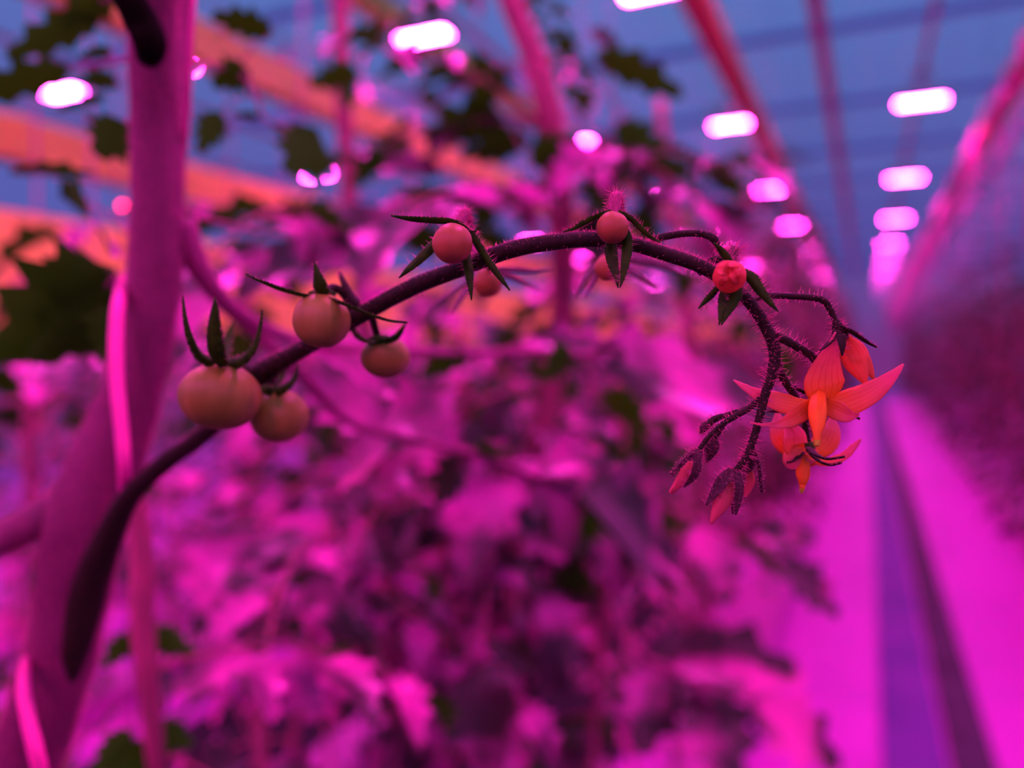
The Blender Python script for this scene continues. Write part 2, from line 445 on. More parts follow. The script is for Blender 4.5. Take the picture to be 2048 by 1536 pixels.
def rail(px, py, h, wdt, hgt, m, name, label, y0=.4):
    """a rail parallel to the rows seen through pixel px,py at height h above the camera"""
    d = CZ + CX*((px-1024)/FPX) + CY*((768-py)/FPX); k = h/d.z; x = d.x*k
    mb = MB(); z = CAMZ + h
    box(mb, (x-wdt/2, y0, z-hgt/2), (x+wdt/2, Y1-.1, z+hgt/2))
    # folded lips and joint sleeves
    for sx in (-1, 1): box(mb, (x+sx*wdt/2-.004, y0, z-hgt/2-.012), (x+sx*wdt/2+.004, Y1-.1, z-hgt/2))
    o = mb.build(name, m, smooth=False, origin=(x, y0, z)); tag(o, label, 'rail')
    yy = y0 + 1.9
    while yy < 24:
        j = MB(); box(j, (x-wdt/2-.006, yy, z-hgt/2-.006), (x+wdt/2+.006, yy+.08, z+hgt/2+.006)); yy += 3
        j.build('joint_sleeve', m, smooth=False, origin=(x, y0, z), parent=o)
    yy = y0 + .6
    while yy < 24:
        hb = MB(); tube(hb, [(x, yy, z+hgt/2), (x, yy, ZR-.12)], [.003]*2, 5, False); yy += 3.2
        hb.build('hanging_cable', M['white_paint'], smooth=False, origin=(x, y0, z), parent=o)
    return o
rail(300, 345, 1.0, .14, .18, M['rail_orange'], 'overhead_rail', 'wide orange rail slanting behind the thick stem at the left, lowest of the orange rails')
rail(560, 160, 1.35, .10, .16, M['rail_orange'], 'overhead_rail', 'orange to pink rail above the green leaves, crossing the upper left sky')
rail(880, 100, 2.42, .15, .14, M['rail_orange'], 'overhead_rail', 'orange rail running just behind the bright double lamp at the top')
rail(1500, 210, 1.88, .11, .08, M['rail_pink'], 'overhead_rail', 'coral rail passing beside the left row of bright lamps over the aisle')
rail(1960, 295, 1.75, .10, .08, M['rail_pink'], 'overhead_rail', 'coral rail slanting up to the right edge of the picture')
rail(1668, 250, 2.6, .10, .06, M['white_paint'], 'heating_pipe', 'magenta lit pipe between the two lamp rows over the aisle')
rail(-60, 460, .22, .05, .085, M['rail_orange'], 'crop_support_rail', 'salmon rail low behind the thick stem, seen through leaves at the left')

rail(850, 640, .10, .05, .11, M['rail_orange'], 'crop_support_rail', 'salmon rail low in the background between the hanging tomatoes')

# ------------------------------------------------------------------ grow lamps
LH = 2.1; LZ = CAMZ + LH
def lamp_proto():
    r = empty('grow_lamp', (0, 0, 0))
    b = MB(); box(b, (-.19, -.075, .016), (.19, .075, .07))
    for i in range(9): box(b, (-.17+i*.04, -.07, .07), (-.16+i*.04, .07, .10))
    b.build('housing', M['housing'], r, smooth=False)
    lp = MB()
    for x0_, y0_, x1_, y1_ in ((-.19, -.075, .19, -.062), (-.19, .062, .19, .075), (-.19, -.062, -.177, .062), (.177, -.062, .19, .062)): box(lp, (x0_, y0_, -.0045), (x1_, y1_, .016))
    lp.build('shade_lip', M['dark_strip'], r, smooth=False)  # lip added to hide the panel at low angles so far lamps fade
    l = MB(); box(l, (-.175, -.06, .004), (.175, .06, .014)); l.build('light_panel', M['led'], r, smooth=False)
    k = MB()
    for sx in (-.12, .12): tube(k, [(sx, 0, .09), (sx*.5, 0, .22)], [.004, .004], 6)
    box(k, (-.08, -.02, .215), (.08, .02, .245)); k.build('hanger', M['white_paint'], r, smooth=False)
    return r
proto = lamp_proto(); first = True
rows = [(.38, 'over the aisle'), (-1.18, 'beside the coral rail'), (-2.74, 'behind the top orange rail'),
        (-4.5, 'between the green leaves'), (-6.0, 'second from the left wall'), (-7.5, 'along the left wall'), (2.95, 'beyond the right plants'), (4.6, 'along the right wall')]
ordn = ['nearest', 'second', 'third', 'fourth', 'fifth', 'sixth', 'seventh', 'eighth', 'ninth', 'tenth', 'eleventh', 'twelfth']
for a, where in rows:
    rl = MB(); box(rl, (a-.02, Y0+.2, LZ+.245), (a+.02, Y1-.1, LZ+.285))
    tag(rl.build('lamp_rail', M['white_paint'], smooth=False, origin=(a, Y0, LZ)), 'thin rail carrying the lamp row ' + where, 'rail')
    q = 0
    for i in range(-3, 10):
        s = 4.25 + 3.2*i + (.27 if i == 0 and a in (-1.18, -2.74) else 0)
        if a > 2 and s > 17: continue
        o = proto if first else copy_tree(proto)
        first = False
        o.location = (a, s, LZ)
        # is it in the picture?
        dv = V((a, s, LZ)) - CAM; zc = dv.dot(CZ)
        vis = zc > 0 and abs(dv.dot(CX)/zc*FPX) < 1090 and abs(dv.dot(CY)/zc*FPX) < 800
        if vis:
            lab = '%s lit grow lamp in the row %s' % (ordn[min(q, 11)], where); q += 1
            tag(o, lab, 'lamp', 'lit grow lamps in rows under the roof')
        else:
            tag(o, 'lit grow lamp out of view in the row ' + where, 'lamp', 'grow lamps out of the picture in the row ' + where)

# ------------------------------------------------------------------ twine hooks high on the crop wires
def hook_proto():
    r = empty('twine_hook', (0, 0, 0))
    b = MB(); tube(b, [(0, 0, .0), (0, 0, -.04), (0, 0, -.15), (0, 0, -.2)], [.006, .032, .028, .008], 8); b.build('twine_spool', M['hook'], r)
    h = MB(); tube(h, crom([(0, 0, -.02), (.004, 0, .02), (.02, 0, .035), (.03, 0, .01)], 3), [.003]*10, 5); h.build('wire_hook', M['housing'], r)
    t = MB(); tube(t, [(0, 0, -.19), (.01, .01, -.6), (0, 0, -1.25)], [.0045]*3, 5); t.build('twine', M['hook'], r)
    return r
hp = hook_proto(); first = True
rnd = random.Random(5)
for a, s0, s1, st, nm in ((-3.2, 2.5, 20, .65, 'second row left of the aisle'), (-1.75, 1.6, 20, .6, 'first row left of the aisle'), 
                          (.80, 2.8, 40, .5, 'row right of the aisle'), (1.05, 3.0, 40, .5, 'outer wire right of the aisle')):
    wz = 3.75
    wb = MB(); tube(wb, [(a, 0, wz), (a, Y1-.1, wz)], [.006]*2, 6); 
    tag(wb.build('crop_wire', M['white_paint'], origin=(a, 0, wz)), 'taut crop wire with hanging twine over the ' + nm, 'wire')
    s = s0
    while s < s1:
        o = hp if first else copy_tree(hp); first = False
        o.location = (a-.012, s + rnd.uniform(-.1, .1), wz-.02); o.rotation_euler = (rnd.uniform(-.04, .04), rnd.uniform(-.04, .04), 0)
        tag(o, 'twine hook with hanging string over the ' + nm, 'twine hook', 'twine hooks over the ' + nm); s += st

# ------------------------------------------------------------------ rows of tomato plants behind
def plant_proto(seed, near=True):
    rnd = random.Random(seed); r = empty('tomato_plant', (0, 0, 0))
    top = rnd.uniform(2.25, 2.5)
    pts = [V((0, 0, .065))]
    for i in range(1, 9): pts.append(V((rnd.uniform(-.04, .04), rnd.uniform(-.05, .05), .12 + (top-.12)*i/8)))
    pp = [V(p) for p in crom(pts, 4)]; sb = MB(); tube(sb, pp, [.009 - .004*i/len(pp) for i in range(len(pp))], 7)
    sb.build('stem', M['stem_bg'], r)
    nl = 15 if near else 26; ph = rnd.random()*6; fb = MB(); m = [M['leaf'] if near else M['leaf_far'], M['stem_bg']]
    for i in range(nl):
        t = i/(nl-1); z = (.62 if near else .42) + (top-(.67 if near else .47))*t; k = min(int((z-.12)/(top-.12)*(len(pp)-1)), len(pp)-2)
        an = ph + i*2.4 + rnd.uniform(-.3, .3); el = rnd.uniform(.1, .5) + t*.35
        dv = V((math.cos(an)*math.cos(el), math.sin(an)*math.cos(el), math.sin(el)))
        b = MB() if near else fb
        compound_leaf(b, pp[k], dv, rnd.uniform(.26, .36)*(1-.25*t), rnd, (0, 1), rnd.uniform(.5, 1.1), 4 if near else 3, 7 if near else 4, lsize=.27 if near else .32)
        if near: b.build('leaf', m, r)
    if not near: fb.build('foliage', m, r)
    else:
        tb = MB(); z = 1.2; p0 = pp[len(pp)//2]
        q = crom([p0, p0+V((.06, .02, .01)), p0+V((.12, .03, -.06)), p0+V((.13, .03, -.16))], 4); tube(tb, q, [.003]*len(q), 6); tb.build('fruit_stalk', M['stem_bg'], r)
        for j in range(4):
            c = V(q[5+2*j]) + V((.018*(-1)**j, 0, -.012)); f = MB(); fruit_mesh(f, c, .013, V((0, 0, 1)), n=12); f.build('green_tomato', M['fruit'], r)
    return r
near_p = [plant_proto(100+i, True) for i in range(5)]; far_p = [plant_proto(200+i, False) for i in range(4)]
used = set()
def put_plant(lst, x, y, rz, sc_, label, group):
    p = lst[rnd.randrange(len(lst))]
    if p.name not in used: used.add(p.name); o = p
    else: o = copy_tree(p)
    o.location = (x, y, 0); o.rotation_euler = (0, 0, rz); o.scale = (1, 1, sc_)
    tag(o, label, 'plant', group); return o
rnd = random.Random(11)
for x, s0, s1, near_to, zs, nm, desc in (
        (-.72, 2.5, 34, 5.0, 1.0, 'beside the aisle', 'purple pink tomato plant in the blurred row just left of the aisle'),
        (-2.1, 1.3, 30, 3.6, .92, 'second from the aisle', 'tomato plant in the second row left of the aisle, behind the nearest row'),
        (-3.65, 2.3, 28, 3.2, .95, 'third from the aisle', 'tomato plant in the third row left of the aisle, under the orange rails'),
        (-5.2, 3.4, 24, 0, .95, 'fourth from the aisle', 'tomato plant in the far fourth row left of the aisle'),
        (1.42, 5.6, 36, 0, 1.06, 'right of the aisle', 'dark red tomato plant in the row along the right side of the aisle'),
        (2.9, 9.5, 34, 0, 1.2, 'second right of the aisle', 'tomato plant behind the row right of the aisle'),
        (4.4, 13, 40, 0, 1.35, 'third right of the aisle', 'tomato plant in the farthest visible row on the right')):
    s = s0
    while s < s1:
        nr = s < near_to
        z2 = zs*rnd.uniform(.95, 1.04)*(1.42 if x == -.72 and s > 4.5 else 1) if x < 0 else zs*rnd.uniform(.9, 1.12)*(1.22 if s > 10 else 1)
        put_plant(near_p if nr else far_p, x + rnd.uniform(-.1, .1), s, rnd.random()*6.28, z2, desc, 'tomato plants in the row ' + nm)
        s += .42 if s < 7 else (.6 if s < 14 else 1.1)
for p in near_p + far_p:
    if p.name not in used: put_plant([p], -.62, 36 + rnd.random()*4, 0, 1, 'purple pink tomato plant in the blurred row just left of the aisle', 'tomato plants in the row beside the aisle')
for x, nm in ((-.62, 'nearest row left of the aisle'), (-2.1, 'second row left of the aisle'), (-3.65, 'third row left of the aisle'), (-5.2, 'fourth row left of the aisle'), (1.5, 'row right of the aisle'), (2.9, 'second row right of the aisle'), (4.4, 'third row right of the aisle')):
    mb = MB(); box(mb, (x-.11, 2.3, .001), (x+.11, Y1-.5, .125))
    tag(mb.build('growing_slab', M['slab'], smooth=False, origin=(x, 0, 0)), 'long pale growing slab under the ' + nm + ' of tomato plants', 'growing slab')

# ------------------------------------------------------------------ the near tomato plant with its truss
AW = CZ                                  # away from the camera
B0 = P(100, 1536, .27); root = empty('tomato_plant', (B0.x - .02, B0.y, .012), 'near tomato plant with thick purple stem, arching truss of green fruits and orange flowers', 'plant')

def part(mb, name, mats, parent=None, label=None, kind=None):
    o = mb.build(name, mats, root, parent=parent)
    if label: o['label'] = label
    if kind: o['kind'] = kind
    return o

# main stem: leans, swells at the node where truss and side shoot leave
ms = MB()
q = crom([(360, -420, .235, 42), (322, -150, .240, 46), (306, 40, .245, 46), (312, 240, .25, 48), (316, 420, .25, 50), (308, 560, .25, 51), (285, 700, .25, 54),
          (248, 830, .25, 62), (205, 950, .25, 72), (170, 1060, .25, 76), (148, 1180, .252, 70), (118, 1320, .255, 68), (70, 1470, .26, 70), (10, 1640, .265, 72), (-60, 1900, .28, 66)], 7)
pth = [P(a[0], a[1], a[2]) for a in q]; rad = [a[3]*a[2]/FPX for a in q]
# carry on down to the slab and up past the frame
pth += [pth[-1].lerp(V((root.location.x, root.location.y, .012)), t) for t in (.25, .5, .75, 1)]; rad += [.010, .009, .008, .008]
tube(ms, pth, rad, 28, bumps=.07, seed=3)
tube(ms, *pxpath([(210, 990, .25, 60), (120, 1020, .25, 44), (60, 1050, .245, 36), (-20, 1085, .24, 33), (-160, 1130, .235, 33), (-400, 1200, .23, 30)], 6), 20)  # side shoot to the left
part(ms, 'main_stem', M['main_stem'])
mh = MB(); hairs(mh, pth[:100], rad[:100], 15000, 15, 8, .25, .45); part(mh, 'stem_hairs', M['hair'], kind='stuff')

# dark petiole in front of the stem top
dp = MB(); tube(dp, *pxpath([(298, 112, .224, 26), (300, 86, .218, 33), (284, 45, .216, 33), (256, -10, .212, 32), (215, -110, .208, 32)], 6), 14); part(dp, 'petiole', M['dark_stem'], label='near black leaf stalk at the top of the stem')
# second, paler petiole just right of it
dp = MB(); tube(dp, *pxpath([(340, 640, .262, 14), (345, 420, .268, 22), (350, 240, .268, 24), (362, 60, .27, 20), (372, -60, .27, 18), (380, -200, .27, 18)], 6), 12); part(dp, 'petiole', M['shoot'])

# truss axis
TR = [(112, 1440, .2545, 3), (134, 1365, .2510, 18), (153, 1280, .2475, 31), (183, 1165, .2425, 35), (222, 1065, .231, 27), (262, 990, .222, 21), (330, 925, .208, 18), (415, 862, .193, 18), (480, 790, .182, 20), (530, 742, .175, 23), (580, 712, .170, 18), (640, 678, .163, 17), (735, 622, .155, 17),
      (830, 572, .148, 17), (930, 534, .142, 16.5), (1020, 500, .138, 17), (1110, 484, .135, 16), (1190, 479, .133, 15), (1260, 487, .132, 14), (1330, 508, .131, 14), (1400, 532, .130, 14), (1455, 566, .130, 13),
      (1500, 606, .130, 12), (1532, 655, .130, 12), (1549, 700, .130, 12), (1545, 745, .130, 11), (1530, 790, .130, 9), (1515, 850, .130, 8), (1497, 905, .130, 7), (1470, 945, .130, 6.5)]
tb = MB(); tp, trd = pxpath(TR, 6); tube(tb, tp, trd, 18, bumps=.05, seed=9)
truss = part(tb, 'truss_stalk', M['truss'], label='dark arching hairy truss stalk')
th = MB(); N = len(tp)
BK = AW*1.1 + CY*.5
hairs(th, tp, trd, 600, 11, 1, .15, .8, .22, .5, bias=BK)
hairs(th, tp, trd, 650, 12, 2, .133, .9, .48, .72, bias=BK)
hairs(th, tp, trd, 520, 21, 3, .13, 1.35, .70, 1)
hairs(th, tp, trd, 5000, 6, 4, .138, .75, .22, .78, bias=BK*1.6)
hairs(th, tp, trd, 3800, 7, 6, .138, .75, .22, .72, bias=CY*2.2 + AW*1.2)
hairs(th, tp, trd, 700, 4.5, 5, .132, .5, .7, 1, bias=AW*.8)

def stalk(pts, n=0, lpx=15, seed=0, d=.13, mat='truss', parent=None, rings=12):
    mb = MB(); p, r = pxpath(pts, 6); tube(mb, p, r, rings, bumps=.04, seed=seed)
    o = part(mb, 'fruit_stalk', M[mat], parent=parent or truss)
    if n: hairs(th, p, r, n, lpx, seed+50, d, .95, bias=AW*.7); hairs(th, p, r, n, 4.5, seed+90, d, .5, bias=AW*.7)
    return p, r
# knuckled stalks of the flower end
stalk([(1305, 480, .134, 8), (1335, 472, .134, 7.5), (1370, 467, .134, 7), (1405, 468, .134, 7), (1428, 478, .133, 8), (1438, 500, .134, 6), (1455, 520, .136, 5)], 110, 14, 1)
stalk([(1395, 545, .132, 10), (1415, 527, .132, 8), (1440, 517, .133, 8), (1462, 522, .136, 9)], 60, 14, 2)
stalk([(1500, 603, .131, 6), (1530, 592, .132, 6), (1570, 592, .133, 6.5), (1610, 594, .133, 6.5), (1645, 600, .133, 7), (1660, 618, .133, 6.5), (1672, 645, .133, 6)], 120, 14, 3)
stalk([(1540, 668, .130, 10), (1570, 680, .130, 9), (1600, 697, .131, 8.5), (1626, 714, .134, 9), (1640, 740, .1372, 8), (1640, 768, .139, 8), (1638, 796, .139, 8)], 190, 20, 4)
stalk([(1552, 720, .131, 9), (1562, 748, .132, 8), (1580, 778, .134, 7.5), (1596, 800, .139, 6), (1608, 830, .143, 6), (1612, 870, .144, 7), (1616, 892, .144, 8)], 130, 17, 5)
stalk([(1520, 795, .131, 7), (1500, 815, .131, 6.5), (1465, 835, .131, 6.5), (1440, 852, .131, 5.5), (1415, 876, .131, 5), (1398, 900, .131, 5)], 150, 14, 6)
stalk([(1500, 815, .132, 6), (1460, 828, .133, 5), (1430, 838, .133, 7), (1415, 850, .133, 7)], 70, 12, 7)
stalk([(1448, 848, .132, 5), (1440, 862, .133, 4.5), (1428, 878, .133, 5)], 40, 12, 8)
stalk([(1512, 860, .132, 5.5), (1500, 885, .134, 5), (1500, 905, .134, 6)], 50, 12, 9)

def sepal_set(parent, specs, mat='sepal', hn=60, seed=0, lpx=14, d=.133, thick=.00022):
    for i, (pts, nr, cup) in enumerate(specs):
        mb = MB(); p, hw = pxblade(mb, pts, nr, n=5, cup=cup, thick=thick, across=7)
        o = part(mb, 'sepal', M[mat], parent=parent)
        if hn: edge_hairs(th, p, hw, nr, hn, lpx, seed*17+i, d)

def fruit(px, py, rpx, d, ax, mat='fruit', label=None, sq=.95):
    mb = MB(); fruit_mesh(mb, P(px, py, d), rpx*d/FPX, ax, sq, 40); return part(mb, 'green_tomato', M[mat], label=label)
TOP = CY
# F1 biggest fruit at the left
f = fruit(441, 793, 80, .160, (TOP + AW*.15 + CX*.05), label='largest green tomato, beside the thick stem', sq=.83)
c = MB(); lathe_axis(c, P(447, 735, .160), TOP, [(-.0008, .0030), (.0004, .0036), (.0012, .0016), (.0022, .0014)], 14); part(c, 'calyx', M['sepal'], parent=f)
sepal_set(f, [([(428, 728, .157, 10), (400, 712, .153, 12), (381, 675, .150, 11), (371, 635, .149, 7), (365, 592, .149, 1)], -CX + AW*.2, .3),
              ([(440, 730, .156, 18), (432, 705, .152, 19), (428, 660, .150, 15), (429, 625, .149, 9), (430, 594, .149, 1)], AW, .35),
              ([(455, 728, .158, 12), (482, 722, .156, 13), (507, 695, .154, 12), (519, 660, .153, 9), (525, 618, .152, 1)], CX*.8 + AW*.6, .35),
              ([(450, 726, .163, 10), (452, 700, .168, 12), (458, 670, .172, 8), (468, 640, .174, 1)], -AW + TOP*.2, .3)], hn=50, seed=1, lpx=7, d=.155)
stalk([(447, 735, .161, 9), (470, 735, .170, 9), (500, 745, .178, 11), (522, 752, .178, 10)], 0, seed=11)
# F2 behind it
f = fruit(559, 832, 58, .172, (TOP + AW*.1 - CX*.12), label='green tomato half behind the largest one', sq=.9)
c = MB(); lathe_axis(c, P(548, 782, .172), TOP, [(-.001, .0028), (.0004, .0032), (.0014, .0014)], 12); part(c, 'calyx', M['sepal'], parent=f)
sepal_set(f, [([(552, 785, .168, 10), (575, 772, .166, 9), (590, 752, .166, 7), (596, 728, .166, 1)], CX + AW, .3),
              ([(544, 785, .168, 10), (530, 778, .166, 9), (516, 790, .165, 6), (508, 808, .165, 1)], -CX + AW, .3),
              ([(548, 780, .176, 9), (560, 755, .180, 9), (575, 735, .181, 1)], AW, .3)], hn=20, seed=2, lpx=7, d=.17)
stalk([(548, 783, .173, 10), (545, 768, .174, 9), (548, 745, .176, 10), (560, 728, .174, 10)], 0, seed=12)
# F3
f = fruit(643, 641, 57, .150, (TOP + AW*.35 + CX*.05), label='round green tomato in front of the truss stalk')
c = MB(); lathe_axis(c, P(645, 590, .151), TOP, [(-.001, .0022), (.0004, .0028), (.0012, .0012)], 12); part(c, 'calyx', M['sepal'], parent=f)
sepal_set(f, [([(630, 594, .149, 8), (600, 590, .147, 9), (560, 578, .145, 9), (525, 564, .144, 6), (491, 547, .144, 1)], CY + AW*.3, .2),
              ([(645, 592, .149, 14), (641, 575, .147, 15), (635, 550, .146, 9), (629, 523, .146, 1)], AW, .3),
              ([(663, 597, .148, 9), (690, 608, .146, 10), (730, 625, .145, 8), (775, 640, .144, 5), (815, 645, .144, 1)], CY + AW*.3 - CX*.1, .2),
              ([(668, 602, .155, 8), (690, 635, .158, 8), (715, 665, .160, 6), (742, 690, .161, 1)], CX + CY*.2 + AW*.4, .2)], hn=45, seed=3, lpx=8, d=.146)
stalk([(645, 592, .152, 8), (665, 575, .156, 8), (690, 590, .158, 9), (705, 625, .158, 9), (720, 634, .157, 8)], 0, seed=13)
stalk([(742, 618, .156, 8), (720, 612, .156, 9), (700, 590, .157, 8), (686, 562, .158, 6), (680, 548, .160, 4)], 30, 8, seed=14, d=.157)
# F4
f = fruit(771, 714, 49, .166, (TOP + AW*.2 - CX*.1), label='dark green tomato hanging right below the truss stalk', sq=.85)
c = MB(); lathe_axis(c, P(762, 683, .164), TOP, [(-.001, .0026), (.0004, .0032), (.0014, .0014)], 12); part(c, 'calyx', M['sepal'], parent=f)
sepal_set(f, [([(750, 684, .161, 8), (736, 682, .160, 9), (715, 672, .159, 6), (700, 656, .159, 1)], CX - CY + AW, .25),
              ([(770, 684, .160, 7), (790, 676, .159, 7), (803, 660, .158, 5), (812, 644, .158, 1)], CX + CY + AW, .25)], hn=22, seed=4, lpx=7, d=.16)
stalk([(760, 684, .164, 7), (754, 668, .164, 6.5), (748, 645, .161, 7), (742, 624, .157, 8)], 0, seed=15)
# F5 points at the camera, calyx star spread behind it
AX5 = (AW*.85 + CY*.55 + CX*.15).normalized()
f = fruit(905, 487, 40, .1345, AX5, 'fruit_young', label='small green tomato with five long spread sepals', sq=1.06)
sepal_set(f, [([(925, 448, .1375, 6), (895, 443, .137, 9), (860, 441, .136, 9), (820, 438, .135, 7), (782, 431, .134, 1)], CY*.8 + AW*.5, .2),
              ([(890, 465, .139, 6), (865, 492, .138, 11), (835, 522, .137, 9), (815, 540, .136, 6), (798, 556, .136, 1)], AW + CX*.2, .2),
              ([(930, 500, .139, 9), (936, 530, .138, 11), (940, 565, .137, 7), (943, 600, .136, 1)], AW - CX*.2, .2),
              ([(935, 455, .1385, 7), (950, 480, .137, 9), (975, 520, .136, 9), (1000, 555, .135, 6), (1020, 581, .135, 1)], AW*.8 + CX*.5 + CY*.2, .2),
              ([(915, 446, .138, 5), (932, 452, .137, 7), (945, 460, .136, 5), (952, 462, .135, 2)], CY + AW*.4, .2)], hn=62, seed=5, lpx=15, d=.136)
stalk([(915, 455, .1400, 10), (924, 437, .1415, 11), (930, 424, .143, 9), (936, 440, .147, 9), (946, 490, .147, 9), (960, 522, .142, 10)], 260, 13, 16, .142, mat='knuckle')
# F6 the small round fruit at the crest of the arch
AX6 = (AW*.9 + CY*.5).normalized()
f = fruit(1225, 455, 32, .1275, AX6, 'fruit_young', label='smallest round green tomato at the crest of the truss', sq=1.05)
sepal_set(f, [([(1222, 424, .1295, 6), (1195, 433, .129, 9), (1165, 448, .128, 9), (1145, 458, .1275, 5), (1126, 463, .127, 1)], CY*.8 + AW*.5 + CX*-.2, .2),
              ([(1236, 424, .1295, 6), (1262, 438, .129, 8), (1285, 460, .128, 8), (1303, 475, .1275, 5), (1322, 485, .127, 1)], CY*.7 + AW*.5 + CX*.4, .2),
              ([(1225, 470, .1305, 10), (1222, 500, .1300, 13), (1228, 535, .129, 10), (1234, 558, .128, 5), (1236, 576, .128, 1)], AW + CY*.1, .2),
              ([(1240, 445, .1300, 7), (1254, 478, .129, 11), (1252, 515, .128, 10), (1246, 550, .1275, 6), (1240, 575, .127, 1)], AW + CX*.3, .25)], hn=66, seed=6, lpx=14, d=.129)
stalk([(1226, 436, .1310, 11), (1229, 410, .1325, 13), (1232, 392, .134, 11), (1238, 402, .137, 9), (1246, 450, .138, 9), (1250, 482, .134, 10)], 420, 16, 17, .133, mat='knuckle')
# F7, F8 behind the stalk
f = fruit(975, 566, 30, .172, (AW + CY*.3).normalized(), 'fruit_young', label='dark small tomato hanging behind the truss stalk')
sepal_set(f, [([(965, 550, .178, 5), (935, 580, .176, 6), (918, 605, .174, 4), (905, 628, .173, 1)], AW, .2),
              ([(990, 548, .178, 6), (1025, 556, .176, 8), (1055, 570, .174, 5), (1082, 582, .172, 1)], CY + AW, .2),
              ([(985, 540, .178, 6), (1020, 540, .176, 8), (1065, 543, .174, 6), (1105, 538, .172, 1)], CY + AW, .2),
              ([(960, 545, .178, 4), (920, 575, .176, 5), (870, 610, .174, 4), (845, 640, .173, 1)], AW, .2)], 'sepal_back', hn=20, seed=7, lpx=10, d=.174)
stalk([(976, 552, .178, 7), (978, 535, .172, 7), (976, 520, .155, 8), (975, 515, .142, 8)], 0, seed=18)
f = fruit(1216, 536, 27, .165, (AW + CY*.3).normalized(), 'fruit_young', label='small dark tomato hidden behind the two hanging sepals')
sepal_set(f, [([(1205, 520, .170, 5), (1180, 545, .169, 7), (1163, 572, .167, 5), (1152, 598, .166, 1)], AW, .2),
              ([(1228, 520, .170, 6), (1260, 540, .169, 7), (1290, 560, .167, 5), (1318, 575, .166, 1)], AW + CY*.4, .2),
              ([(1225, 512, .170, 6), (1270, 520, .169, 8), (1320, 530, .167, 8), (1370, 550, .166, 1)], AW + CY*.8, .2),
              ([(1208, 522, .168, 5), (1190, 560, .167, 6), (1170, 600, .166, 1)], AW, .2)], 'sepal_back', hn=20, seed=8, lpx=10, d=.168)
stalk([(1218, 520, .171, 7), (1222, 508, .160, 7), (1226, 500, .148, 8), (1228, 492, .136, 8)], 0, seed=19)
# F9 fading flower over a tiny fruit
mb = MB(); cc = P(1458, 553, .1255)
vs = []
for i in range(13):
    th_ = PI*(i+.3)/12.6
    for k in range(24):
        an = 2*PI*k/24; rr = 33*.1255/FPX*(1 + .07*noise.noise(V((math.cos(an)*2, math.sin(an)*2, i*.5))) + .035*math.cos(an*5 + i*.4))
        vs.append(cc + CX*(math.sin(th_)*math.cos(an)*rr) + CY*(math.sin(th_)*math.sin(an)*rr) - CZ*(math.cos(th_)*rr*.9) + CZ*0)
mb.add(vs, [(i*24+k, i*24+(k+1) % 24, (i+1)*24+(k+1) % 24, (i+1)*24+k) for i in range(12) for k in range(24)] + [tuple(range(23, -1, -1)), tuple(12*24+k for k in range(24))])
fl = part(mb, 'fading_flower', M['fruit_pink'], label='shrivelled coral flower with dark sepals')
mb = MB()
for k, (x0, y0, x1, y1, ww) in enumerate([(1450, 545, 1442, 572, 9), (1462, 540, 1475, 568, 10), (1455, 548, 1436, 540, 8), (1462, 545, 1480, 535, 8), (1456, 540, 1460, 524, 8)]):
    pxblade(mb, [(x0, y0, .1228, 3), ((x0+x1)/2, (y0+y1)/2, .1220, ww), (x1, y1, .1232, 3)], -AW, n=4, cup=.4, thick=.0001, ruffle=.3, seed=k)
part(mb, 'shrivelled_petal', M['fruit_pink'], parent=fl)
sepal_set(fl, [([(1478, 540, .1285, 7), (1505, 558, .127, 12), (1520, 580, .126, 10), (1540, 605, .1255, 6), (1558, 624, .125, 1)], AW + CX*.4 + CY*.3, .3),
               ([(1458, 570, .1285, 9), (1449, 595, .1275, 12), (1444, 625, .1265, 8), (1438, 650, .126, 1)], AW, .2),
               ([(1475, 568, .1285, 9), (1473, 590, .1275, 12), (1458, 618, .1265, 9), (1443, 650, .126, 1)], AW + CX*.2, .2),
               ([(1440, 570, .1295, 5), (1425, 588, .129, 7), (1410, 603, .128, 5), (1397, 617, .128, 1)], AW - CX*.3, .2),
               ([(1462, 525, .1285, 6), (1450, 510, .128, 8), (1440, 498, .1275, 6), (1428, 485, .127, 1)], AW + CY*.5, .2)], hn=60, seed=9, lpx=13, d=.127)
pk, rk = pxpath([(1452, 530, .131, 12), (1462, 510, .134, 13), (1470, 500, .137, 10)], 5); kb = MB(); tube(kb, pk, rk, 12); part(kb, 'calyx', M['truss'], parent=fl); hairs(th, pk, rk, 170, 22, 71, .133, 1)

# ---- open flowers
def flower(name_label, petals, nr_default, centre, cone, sepals, pmat='petal', seed=0, cone_mat='anther'):
    cx, cy, cdp, cr = centre
    hub = MB(); lathe_axis(hub, P(cx, cy, cdp), CY, [(-.0009, .0009), (0, .0014), (.0011, .0011)], 12)
    r = part(hub, 'flower', M['sepal'], label=name_label)
    for i, (pts, nr, cup) in enumerate(petals):
        mb = MB(); pxblade(mb, pts, nr, n=6, cup=cup, thick=.00009, across=9, ruffle=.12, seed=seed+i)
        part(mb, 'petal', M[pmat], parent=r)
    q, rr = pxpath(cone, 6); mb = MB()
    tube(mb, q[:-6], rr[:-6], 30, True, 0)
    # six fused anthers: press grooves into the cone
    vv = []
    nn = 30
    for idx, v in enumerate(mb.v):
        ring, k = divmod(idx, nn)
        if ring < len(q)-6:
            c = q[ring]; g = 1 - .11*abs(math.cos(3*2*PI*k/nn)); vv.append(tuple(c + (V(v)-c)*g))
        else: vv.append(v)
    mb.v = vv
    ac = part(mb, 'anther_cone', M[cone_mat], parent=r)
    mb = MB(); tube(mb, q[-7:], rr[-7:], 16); part(mb, 'anther_tip', M['anther_tip'], parent=r)
    sepal_set(r, sepals, 'truss', hn=40, seed=40+seed, lpx=10, d=.135)
    return r
